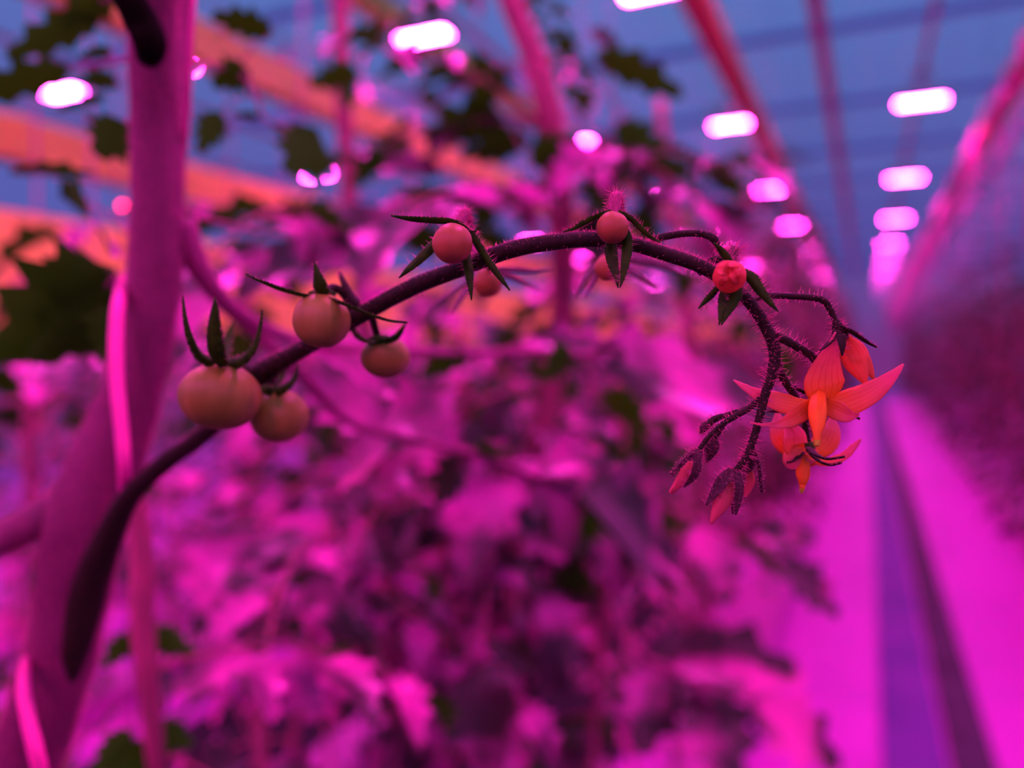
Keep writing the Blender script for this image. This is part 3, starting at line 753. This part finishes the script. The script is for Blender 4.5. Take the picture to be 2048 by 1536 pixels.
flower('open orange flower with five pointed petals', [
    ([(1652, 806, .1345, 20), (1650, 775, .1335, 42), (1652, 745, .133, 34), (1660, 710, .132, 20), (1666, 685, .131, 9), (1671, 664, .1305, 2)], -AW + CY*.3, -.15),
    ([(1650, 812, .1345, 12), (1690, 805, .133, 28), (1730, 790, .131, 25), (1765, 768, .1295, 17), (1790, 746, .128, 9), (1807, 728, .1275, 2)], -AW + CY*.5, -.2),
    ([(1630, 812, .1345, 12), (1590, 810, .133, 22), (1550, 800, .132, 22), (1515, 788, .131, 14), (1490, 774, .130, 8), (1467, 760, .1295, 2)], -AW + CY*.5, -.2),
    ([(1630, 806, .134, 14), (1608, 820, .1315, 20), (1580, 838, .1295, 18), (1555, 848, .128, 8), (1525, 849, .1275, 3), (1500, 845, .127, 1.5)], -AW - CY*.2, .3),
    ([(1648, 806, .134, 12), (1670, 818, .132, 20), (1692, 828, .1305, 17), (1708, 829, .1295, 9), (1718, 827, .1285, 2)], -AW - CY*.2, .3)],
    None, (1638, 797, .1355, 10),
    [(1638, 792, .1335, 15), (1636, 806, .1315, 18), (1635, 826, .1295, 20), (1635, 848, .128, 16), (1634, 868, .127, 9), (1634, 882, .1265, 7), (1633, 892, .1262, 5)],
    [([(1640, 800, .137, 6), (1600, 780, .137, 7), (1575, 768, .1365, 4), (1560, 760, .136, 1)], CY, .2),
     ([(1650, 800, .137, 6), (1690, 785, .1365, 7), (1715, 775, .136, 5), (1728, 768, .136, 1)], CY, .2),
     ([(1650, 805, .1365, 5), (1690, 822, .135, 6), (1720, 838, .1345, 1)], CY, .2),
     ([(1625, 808, .1365, 5), (1580, 822, .1355, 6), (1535, 822, .135, 1)], CY, .2)], seed=1)
flower('drooping orange flower below the open one', [
    ([(1606, 905, .1440, 12), (1575, 885, .1425, 24), (1562, 860, .1425, 22), (1556, 838, .144, 10), (1556, 820, .145, 2)], -AW - CX*.6, .5),
    ([(1598, 905, .1420, 12), (1590, 892, .1405, 24), (1588, 870, .1405, 22), (1575, 850, .1415, 9)], -AW, .2),
    ([(1622, 908, .1440, 14), (1650, 885, .1455, 26), (1662, 860, .146, 20), (1664, 840, .147, 8), (1662, 825, .147, 2)], -AW - CX*.2, -.2),
    ([(1618, 915, .1425, 12), (1650, 922, .1405, 15), (1685, 912, .139, 13), (1705, 895, .138, 9), (1722, 878, .1375, 2)], CY*.8 - AW*.5, -.2),
    ([(1610, 898, .142, 18), (1603, 912, .1405, 34), (1604, 925, .140, 34), (1606, 934, .140, 22)], -AW, -.3)],
    None, (1616, 896, .1435, 10),
    [(1609, 915, .1415, 12), (1607, 930, .1405, 14), (1606, 948, .140, 15), (1606, 960, .1395, 11), (1605, 970, .1395, 7), (1604, 978, .139, 5), (1603, 986, .139, 3)],
    [([(1616, 895, .141, 6), (1630, 908, .138, 7), (1655, 917, .1365, 6), (1690, 913, .136, 1)], CY, .2),
     ([(1616, 900, .141, 6), (1635, 920, .138, 6), (1660, 929, .1370, 5), (1684, 925, .1365, 1)], CY, .2),
     ([(1605, 905, .141, 5), (1590, 920, .139, 5), (1573, 925, .139, 1)], CY, .2)], seed=2)
# hanging half closed flower at the right
hub = MB(); q, rr = pxpath([(1672, 640, .133, 7), (1676, 655, .133, 12), (1682, 668, .133, 14), (1688, 680, .133, 10)], 5); tube(hub, q, rr, 14)
r3 = part(hub, 'flower', M['truss'], label='half closed orange flower hanging from the highest stalk'); hairs(th, q, rr, 140, 13, 77, .133, .9)
for i, (pts, nr, cup) in enumerate([
    ([(1690, 672, .133, 10), (1700, 695, .1325, 22), (1712, 722, .132, 24), (1724, 748, .132, 15), (1733, 772, .1325, 2)], -AW - CX*.2, -.5),
    ([(1698, 675, .1345, 8), (1722, 700, .1345, 20), (1738, 730, .1345, 16), (1750, 762, .135, 2)], -AW + CX*.5, -.5),
    ([(1690, 675, .136, 9), (1702, 705, .137, 20), (1716, 735, .137, 18), (1728, 765, .136, 2)], AW, -.4)]):
    mb = MB(); pxblade(mb, pts, nr, n=6, cup=cup, thick=.00009, across=9, ruffle=.1, seed=i+30); part(mb, 'petal', M['petal_deep'], parent=r3)
sepal_set(r3, [([(1682, 655, .132, 9), (1705, 665, .131, 9), (1730, 682, .131, 6), (1754, 694, .131, 1)], CY + AW*.2 + CX*.2, .3),
               ([(1672, 660, .131, 8), (1666, 678, .131, 7), (1652, 692, .131, 5), (1640, 702, .131, 1)], -CX - AW*.3, .3),
               ([(1680, 668, .1305, 9), (1684, 690, .130, 7), (1684, 712, .130, 1)], -AW, .3)], 'truss', hn=45, seed=31, lpx=13, d=.132)

# ---- buds: lathed calyx with hairs, petals peeping out
def bud(px0, py0, px1, py1, d, r, pet=None, seps=(), hn=120, seed=0, label=None, lpx=14):
    L = math.hypot(px1-px0, py1-py0); ux, uy = (px1-px0)/L, (py1-py0)/L
    mb = MB(); pts = [(px0+ux*L*t, py0+uy*L*t, d, max(.6, r*w_)) for t, w_ in ((0, .45), (.12, .8), (.35, 1), (.6, .85), (.85, .45), (1, .1))]
    q, rr = pxpath(pts, 4); tube(mb, q, rr, 16, bumps=.12, seed=seed)
    o = part(mb, 'flower_bud', M['sepal_dk'], label=label); hairs(th, q, rr, hn, lpx, 200+seed, d, .95); hairs(th, q, rr, hn, 5, 300+seed, d, .7)
    if pet:
        for i, (pp, nr) in enumerate(pet):
            mb = MB(); pxblade(mb, pp, nr, n=5, cup=-.6, thick=.00012, across=7, seed=seed); part(mb, 'petal', M['petal_pale'], parent=o)
    for i, (pp, nr) in enumerate(seps):
        mb = MB(); p, hw = pxblade(mb, pp, nr, n=5, cup=.4, thick=.0003, across=7); part(mb, 'sepal', M['sepal_dk'], parent=o); edge_hairs(th, p, hw, nr, 60, lpx, 400+seed+i, d); hairs(th, p, hw, 80, 6, 430+seed+i, d, .7)
    return o
M['sepal_dk'] = solid('dark_hairy_sepal', (.03, .012, .012), (.08, .03, .04), 1500, .6, .2, sheen=.15)
bud(1398, 898, 1362, 968, .131, 17, [([(1385, 925, .1285, 8), (1372, 945, .1275, 12), (1356, 968, .1275, 9), (1340, 986, .128, 4)], -AW - CX*.3), ([(1380, 930, .1285, 6), (1366, 950, .1272, 9), (1344, 984, .1278, 4)], -AW)],
    [([(1394, 905, .1275, 8), (1392, 935, .1265, 11), (1384, 955, .1265, 8), (1367, 974, .127, 1)], -AW + CX*.5), ([(1385, 908, .1275, 8), (1368, 920, .127, 8), (1352, 938, .127, 5), (1343, 950, .127, 1)], -CX + CY*.3)], 150, 1, 'lowest left flower bud opening pale pink', 13)
bud(1414, 845, 1400, 868, .133, 9, None, (), 60, 2, 'tiny round bud above the others', 9)
bud(1430, 876, 1412, 925, .133, 15, None, (), 140, 3, 'dark closed bud between the stalks', 13)
bud(1470, 938, 1450, 985, .130, 14, [([(1460, 965, .1275, 8), (1450, 992, .1262, 17), (1436, 1020, .126, 12), (1422, 1047, .1262, 3)], -AW), ([(1466, 965, .1275, 6), (1462, 990, .1265, 13), (1450, 1015, .126, 10), (1424, 1044, .1264, 3)], -AW + CX*.5)],
    [([(1464, 942, .1270, 9), (1447, 960, .1262, 13), (1430, 985, .1260, 9), (1412, 1010, .126, 2)], -AW - CX*.3 + CY*.2), ([(1474, 945, .1270, 7), (1478, 972, .1262, 10), (1475, 1002, .1260, 8), (1471, 1030, .126, 2)], -AW + CX*.4),
     ([(1468, 960, .130, 6), (1467, 1000, .130, 6), (1465, 1028, .130, 1.5)], -AW)], 190, 4, 'central bud with splayed hairy sepals and coral petals', 16)
bud(1500, 895, 1492, 960, .134, 15, [([(1500, 940, .1335, 7), (1502, 960, .133, 10), (1497, 978, .133, 8), (1490, 994, .133, 3)], -AW)],
    [([(1506, 895, .132, 6), (1518, 925, .131, 7), (1522, 955, .131, 6), (1524, 985, .131, 1.5)], CX - AW*.5), ([(1494, 900, .1325, 6), (1484, 930, .132, 8), (1488, 960, .132, 1.5)], -CX - AW*.5)], 130, 5, 'dark bud at the right with a pink petal edge', 14)
part(th, 'fine_hairs', M['hair'], parent=truss, kind='stuff')

# ---- pink string wound round the stem
sb = MB(); tube(sb, *pxpath([(400, -180, .236, 5), (384, 60, .238, 5), (370, 300, .255, 5), (330, 470, .272, 5), (258, 545, .262, 9), (238, 600, .236, 12), (232, 680, .226, 14), (234, 770, .221, 14), (243, 860, .218, 14), (249, 940, .218, 13), (250, 1010, .232, 11),
      (245, 1060, .255, 9), (220, 1110, .272, 9), (160, 1190, .282, 8), (90, 1260, .272, 8), (55, 1310, .25, 9), (47, 1375, .226, 13), (57, 1440, .219, 14), (76, 1520, .217, 15), (92, 1600, .222, 12), (110, 1800, .235, 11)], 7), 10)
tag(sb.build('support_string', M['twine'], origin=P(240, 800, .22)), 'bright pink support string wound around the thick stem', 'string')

# ------------------------------------------------------------------ nearer leaves and plants
def vx(a, b, c): return CX*a + CY*b + CZ*c       # right, up, away in camera terms

def pleaf(mb, b, t, nrm, rnd, wide=.42, droop=.3, seg=8, fold=.25):
    A, T = P(*b), P(*t); d = T - A
    leaflet(mb, A, d, nrm, d.length, rnd, 0, seg, droop, fold, wide)
UND = CZ*.75 + V((0, 0, 1))*.8                   # upper face turned away: the green underside shows
TOPF = -CZ*.8 + V((0, 0, 1))*.8                  # upper face turned towards the viewer

def leaf_part(parent, stalk_pts, lfs, seed, mat='leaf', sr=None, label=None):
    mb = MB(); rnd = random.Random(seed)
    if stalk_pts: p, r = pxpath(stalk_pts, 5); tube(mb, p, r, 8, True, 1)
    for l in lfs:
        if stalk_pts:
            bp = P(*l[0]); j = min(range(len(p)), key=lambda i_: (p[i_]-bp).length)
            if (p[j]-bp).length > .002: mm = p[j].lerp(bp, .5) + V((0, 0, .15*(p[j]-bp).length)); tube(mb, [p[j], mm, bp + (P(*l[1])-bp)*.02], [r[j]*.6, r[j]*.5, r[j]*.4], 5, True, 1)
        b, t, nr = l[:3]; kw = l[3] if len(l) > 3 else {}
        pleaf(mb, b, t, nr, rnd, **kw)
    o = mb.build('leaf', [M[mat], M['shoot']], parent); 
    if label: o['label'] = label
    return o

# leaves of the near plant itself
leaf_part(root, [(365, 440, .252, 26), (395, 520, .256, 20), (440, 590, .262, 16), (510, 645, .272, 14), (620, 686, .285, 11), (800, 702, .30, 9), (1000, 705, .32, 8), (1190, 708, .34, 7)],
          [((1190, 708, .34), (1570, 860, .40), TOPF + CX*.2, dict(wide=.22, droop=-.2)), ((1250, 716, .34), (1035, 655, .36), TOPF, dict(wide=.22)), ((1150, 712, .335), (1075, 752, .33), UND, dict(wide=.6)),
           ((930, 706, .31), (850, 740, .32), UND, dict(wide=.4)), ((620, 690, .285), (830, 770, .31), TOPF, dict(wide=.3))], 1)
leaf_part(root, [(372, 500, .262, 24), (440, 600, .275, 16), (540, 690, .29, 13), (620, 770, .30, 12), (700, 845, .32, 10), (830, 880, .34, 9), (980, 918, .36, 8), (1150, 990, .40, 7)],
          [((760, 865, .33), (620, 720, .34), TOPF, dict(wide=.36)), ((880, 890, .345), (780, 740, .36), TOPF, dict(wide=.4)), ((980, 918, .36), (1010, 870, .33), UND, dict(wide=.3)),
           ((800, 880, .34), (640, 960, .36), TOPF, dict(wide=.3)), ((940, 905, .355), (860, 1010, .36), TOPF, dict(wide=.35)), ((1150, 990, .40), (1420, 1120, .46), TOPF, dict(wide=.32)),
           ((1080, 950, .38), (1240, 900, .40), TOPF, dict(wide=.3)), ((1060, 955, .38), (1180, 1110, .4), TOPF, dict(wide=.36))], 2)
leaf_part(root, [(262, -60, .30, 6), (240, -20, .32, 5), (190, 10, .34, 4)], [((200, 30, .34), (8, 108, .33), UND, dict(wide=.19)), ((225, -25, .33), (130, 40, .34), UND, dict(wide=.3))], 3, label='dark green leaf at the top left corner')
leaf_part(root, [(262, 120, .30, 5), (210, 128, .32, 4), (150, 140, .34, 3)], [((138, 138, .34), (-70, 190, .33), UND, dict(wide=.2)), ((225, 100, .32), (160, 112, .32), UND, dict(wide=.22)), ((232, 160, .32), (168, 158, .33), UND, dict(wide=.25)), ((210, 195, .33), (118, 212, .33), UND, dict(wide=.14))], 4)
leaf_part(root, [(262, 240, .27, 4), (250, 243, .29, 3)], [((255, 245, .29), (195, 312, .285), UND, dict(wide=.62, droop=0))], 5)
leaf_part(root, [(362, 150, .27, 5), (400, 128, .30, 4), (450, 138, .33, 4), (495, 160, .33, 4), (515, 200, .33, 4), (535, 240, .33, 3), (600, 262, .33, 3)],
          [((498, 140, .33), (425, 172, .33), UND, dict(wide=.5, droop=0)), ((635, 258, .33), (580, 350, .32), UND, dict(wide=.5, droop=0)), ((440, 222, .33), (398, 305, .33), UND, dict(wide=.36)), ((545, 70, .34), (425, 22, .33), UND, dict(wide=.3)), ((520, 235, .34), (470, 225, .34), UND, dict(wide=.2))], 6)
leaf_part(root, [(262, 545, .27, 6), (230, 560, .28, 5), (190, 590, .29, 4), (140, 620, .30, 3)],
          [((235, 548, .28), (10, 690, .30), UND, dict(wide=.34)), ((240, 585, .285), (80, 700, .30), UND, dict(wide=.34)), ((250, 560, .28), (150, 600, .31), UND, dict(wide=.5)), ((245, 620, .28), (215, 720, .29), UND, dict(wide=.5))], 7, label='dark green leaf hanging left of the thick stem')
leaf_part(root, [(262, 470, .28, 4), (240, 440, .30, 3), (180, 410, .32, 3)], [((128, 398, .33), (265, 478, .30), UND, dict(wide=.28)), ((20, 345, .33), (200, 330, .33), UND, dict(wide=.1))], 8)
leaf_part(root, [(365, 420, .27, 6), (420, 440, .30, 5), (560, 470, .35, 4), (700, 470, .37, 3)], [((735, 500, .37), (450, 530, .36), TOPF, dict(wide=.36, droop=.5)), ((610, 415, .37), (720, 455, .36), UND, dict(wide=.24)), ((620, 470, .37), (560, 580, .38), TOPF, dict(wide=.4))], 9)

# the plants standing a little further off
def near_plant(stem, leaves, label, seed, rs=(0, 1), hl=1.0):
    rnd = random.Random(seed); q, rr = pxpath(stem, 6)
    base = q[-1].copy(); r = empty('tomato_plant', (base.x, base.y, .012), label, 'plant')
    q += [q[-1].lerp(V((base.x, base.y, .012)), t) for t in (.33, .66, 1)]; rr += [rr[-1]]*3
    mb = MB(); tube(mb, q, rr, 14, bumps=.06, seed=seed); mb.build('stem', M['stem_bg'], r)
    for (t, dv, L, kw) in leaves:
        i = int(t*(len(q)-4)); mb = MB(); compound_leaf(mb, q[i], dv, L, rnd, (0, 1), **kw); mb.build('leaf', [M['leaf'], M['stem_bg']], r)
    return r, q
def fan(seed, n, t0, t1, L, el=(-.3, .5), ang=None, **kw):
    rnd = random.Random(seed); out = []
    for i in range(n):
        t = t0 + (t1-t0)*(i+.5)/n; a = (rnd.uniform(0, 2*PI) if ang is None else rnd.uniform(*ang))
        dv = vx(math.cos(a), rnd.uniform(*el), math.sin(a)*.8); out.append((t, dv, L*rnd.uniform(.75, 1.2), dict(arch=rnd.uniform(.4, 1.0), lsize=.27, pairs=4, **kw)))
    return out
pa, _ = near_plant([(960, -300, .56, 22), (1010, -40, .56, 24), (1080, 150, .56, 26), (1112, 320, .57, 28), (1125, 480, .58, 27), (1122, 660, .60, 24), (1080, 900, .62, 20), (1030, 1150, .64, 17), (1000, 1400, .68, 16), (990, 1700, .74, 16)],
    fan(21, 3, .10, .34, .08, (.1, .5), (1.0, 2.0)) + fan(22, 3, .10, .34, .12, (0, .4), (2.2, 3.6)) + fan(27, 6, .30, .46, .13, (-.1, .5)) + fan(23, 9, .42, .74, .18, (-.6, .1), (1.3, 4.6)) + fan(24, 6, .72, .95, .24, (-.4, .3), (.9, 4.8)), 'pink stemmed tomato plant standing upright behind the middle of the truss', 31)
leaf_part(pa, [(1100, 250, .57, 5), (1000, 235, .55, 4), (900, 250, .54, 3)], [((1010, 240, .55), (840, 262, .54), UND, dict(wide=.3)), ((1060, 285, .55), (915, 300, .54), UND, dict(wide=.3)), ((880, 345, .54), (725, 318, .53), TOPF, dict(wide=.34)), ((770, 300, .52), (700, 370, .52), UND, dict(wide=.3)), ((720, 150, .52), (620, 160, .52), UND, dict(wide=.35)), ((1060, 330, .5), (1150, 270, .5), UND, dict(wide=.4)), ((880, 500, .5), (770, 440, .5), UND, dict(wide=.4)), ((950, 470, .5), (1040, 500, .5), UND, dict(wide=.35)), ((700, 165, .52), (690, 222, .52), UND, dict(wide=.3))], 12)
leaf_part(pa, [(1118, 420, .58, 5), (1200, 430, .56, 4), (1300, 440, .54, 3), (1420, 470, .53, 3)], [((1380, 460, .54), (1450, 540, .53), TOPF, dict(wide=.4)), ((1300, 440, .54), (1290, 360, .53), TOPF, dict(wide=.35)), ((1250, 435, .54), (1330, 480, .53), UND, dict(wide=.4)), ((1180, 430, .55), (1200, 540, .54), TOPF, dict(wide=.4)), ((1420, 470, .53), (1530, 500, .53), TOPF, dict(wide=.35))], 14)
leaf_part(pa, [(1110, 350, .57, 5), (1040, 380, .55, 4), (960, 400, .54, 3)], [((1020, 390, .55), (1080, 460, .54), TOPF, dict(wide=.36)), ((960, 400, .54), (860, 450, .54), TOPF, dict(wide=.36)), ((1000, 392, .55), (930, 470, .54), UND, dict(wide=.36))], 15)
leaf_part(pa, [(1112, 330, .57, 5), (1180, 300, .54, 4), (1240, 250, .52, 3)], [((1190, 330, .54), (1215, 440, .53), UND, dict(wide=.36)), ((1230, 250, .52), (1350, 340, .51), UND, dict(wide=.3)), ((1190, 110, .52), (1370, 180, .52), UND, dict(wide=.2)), ((1220, 300, .52), (1320, 350, .52), TOPF, dict(wide=.3)), ((1180, 60, .55), (1250, 110, .55), TOPF, dict(wide=.4))], 13)
near_plant([(672, -300, .80, 17), (680, -20, .80, 17), (686, 180, .80, 17), (700, 400, .82, 17), (730, 640, .85, 16), (760, 900, .88, 15), (780, 1200, .9, 15), (785, 1560, .95, 15)],
    fan(41, 8, .42, .75, .26) + fan(42, 8, .72, .98, .28), 'tomato plant behind the gap between the green tomatoes, stem crossing the upper left sky', 32)
near_plant([(255, 880, .32, 14), (270, 1000, .33, 20), (285, 1120, .335, 24), (285, 1250, .34, 24), (300, 1400, .345, 20), (320, 1600, .36, 18)],
    [(.5, vx(-.2, -1, .2), .07, dict(arch=.2, pairs=2)), (.75, vx(.8, .1, .5), .12, dict(arch=.7)), (.9, vx(.6, -.5, .3), .11, dict(arch=.5))], 'short fuzzy shoot rising just right of the thick stem', 33)
near_plant([(1320, 200, 1.05, 10), (1345, 420, 1.06, 10), (1380, 640, 1.08, 12), (1400, 900, 1.1, 12), (1420, 1200, 1.15, 12), (1430, 1600, 1.2, 12)],
    fan(51, 6, .25, .5, .2, ang=(1.9, 3.9)) + fan(52, 9, .45, .95, .3, ang=(1.8, 4.2)), 'tomato plant left of the flowers and behind them, leaves reaching over the aisle', 34)
near_plant([(40, 560, .9, 12), (60, 800, .92, 12), (60, 1100, .95, 12), (80, 1500, 1.0, 12)], fan(61, 12, .05, .95, .30), 'tomato plant at the left edge behind the thick stem', 35)
near_plant([(500, 520, 1.0, 10), (480, 800, 1.0, 12), (500, 1100, 1.05, 12), (520, 1500, 1.1, 12)], fan(71, 13, .05, .95, .30), 'leafy tomato plant behind the two lowest green tomatoes', 36)
near_plant([(920, 640, .95, 10), (930, 850, .95, 12), (900, 1100, 1.0, 12), (880, 1500, 1.05, 12)], fan(81, 9, .05, .6, .28), 'leafy tomato plant under the middle of the truss', 37)
pc, _ = near_plant([(1240, 760, .75, 10), (1240, 950, .75, 10), (1210, 1200, .78, 10), (1180, 1560, .8, 10)], fan(91, 10, .05, .95, .22, (-.4, .3), ang=(1.0, 4.5)), 'leafy tomato plant below the flower buds, close to the aisle', 38)
near_plant([(660, 1050, .55, 10), (640, 1200, .55, 10), (600, 1400, .56, 10), (560, 1650, .6, 10)], fan(95, 8, .05, .95, .17, (-.4, .3)), 'low leafy tomato plant at the bottom between stem and dark gap', 39)
# red fruits catching the light far back

leaf_part(pc, [(1210, 1200, .78, 7), (1260, 1290, .74, 6), (1360, 1350, .70, 5), (1500, 1400, .68, 4)],
          [((1300, 1320, .72), (1620, 1330, .70), TOPF, dict(wide=.3)), ((1400, 1370, .70), (1480, 1570, .64), TOPF, dict(wide=.4)), ((1500, 1400, .68), (1690, 1530, .64), TOPF, dict(wide=.36)), ((1330, 1335, .71), (1280, 1500, .66), TOPF, dict(wide=.4))], 16)
leaf_part(pc, [(1240, 950, .75, 7), (1350, 1020, .70, 6), (1480, 1080, .66, 5), (1580, 1140, .64, 4)],
          [((1560, 1120, .64), (1690, 1230, .62), TOPF, dict(wide=.3)), ((1470, 1080, .66), (1580, 1150, .64), UND, dict(wide=.22)), ((1400, 1045, .68), (1460, 1200, .64), TOPF, dict(wide=.36)), ((1500, 1085, .66), (1640, 1060, .66), TOPF, dict(wide=.3))], 17)
# red light spots put in as glowing beads on added stakes
M['glint_red'] = emitter('red_glint_glow', (1, .01, .12), 26)
for px, py, d, lb in ((725, 1080, .62, 'glowing red bead put in for a glint among the leaves below the truss'), (245, 412, .75, 'glowing red bead put in for a light spot just left of the thick stem')):
    c = P(px, py, d); r = empty('glint_bead', (c.x, c.y, .012), lb, 'light')
    mb = MB(); lathe_axis(mb, c, V((0, 0, 1)), [(-.002, .0016), (0, .0024), (.0018, .0014)], 10); mb.build('glow_bead', M['glint_red'], r)
    mb = MB(); tube(mb, [c - V((0, 0, .002)), V((c.x, c.y, .012))], [.0012, .0012], 6); mb.build('stake', M['dark_strip'], r)
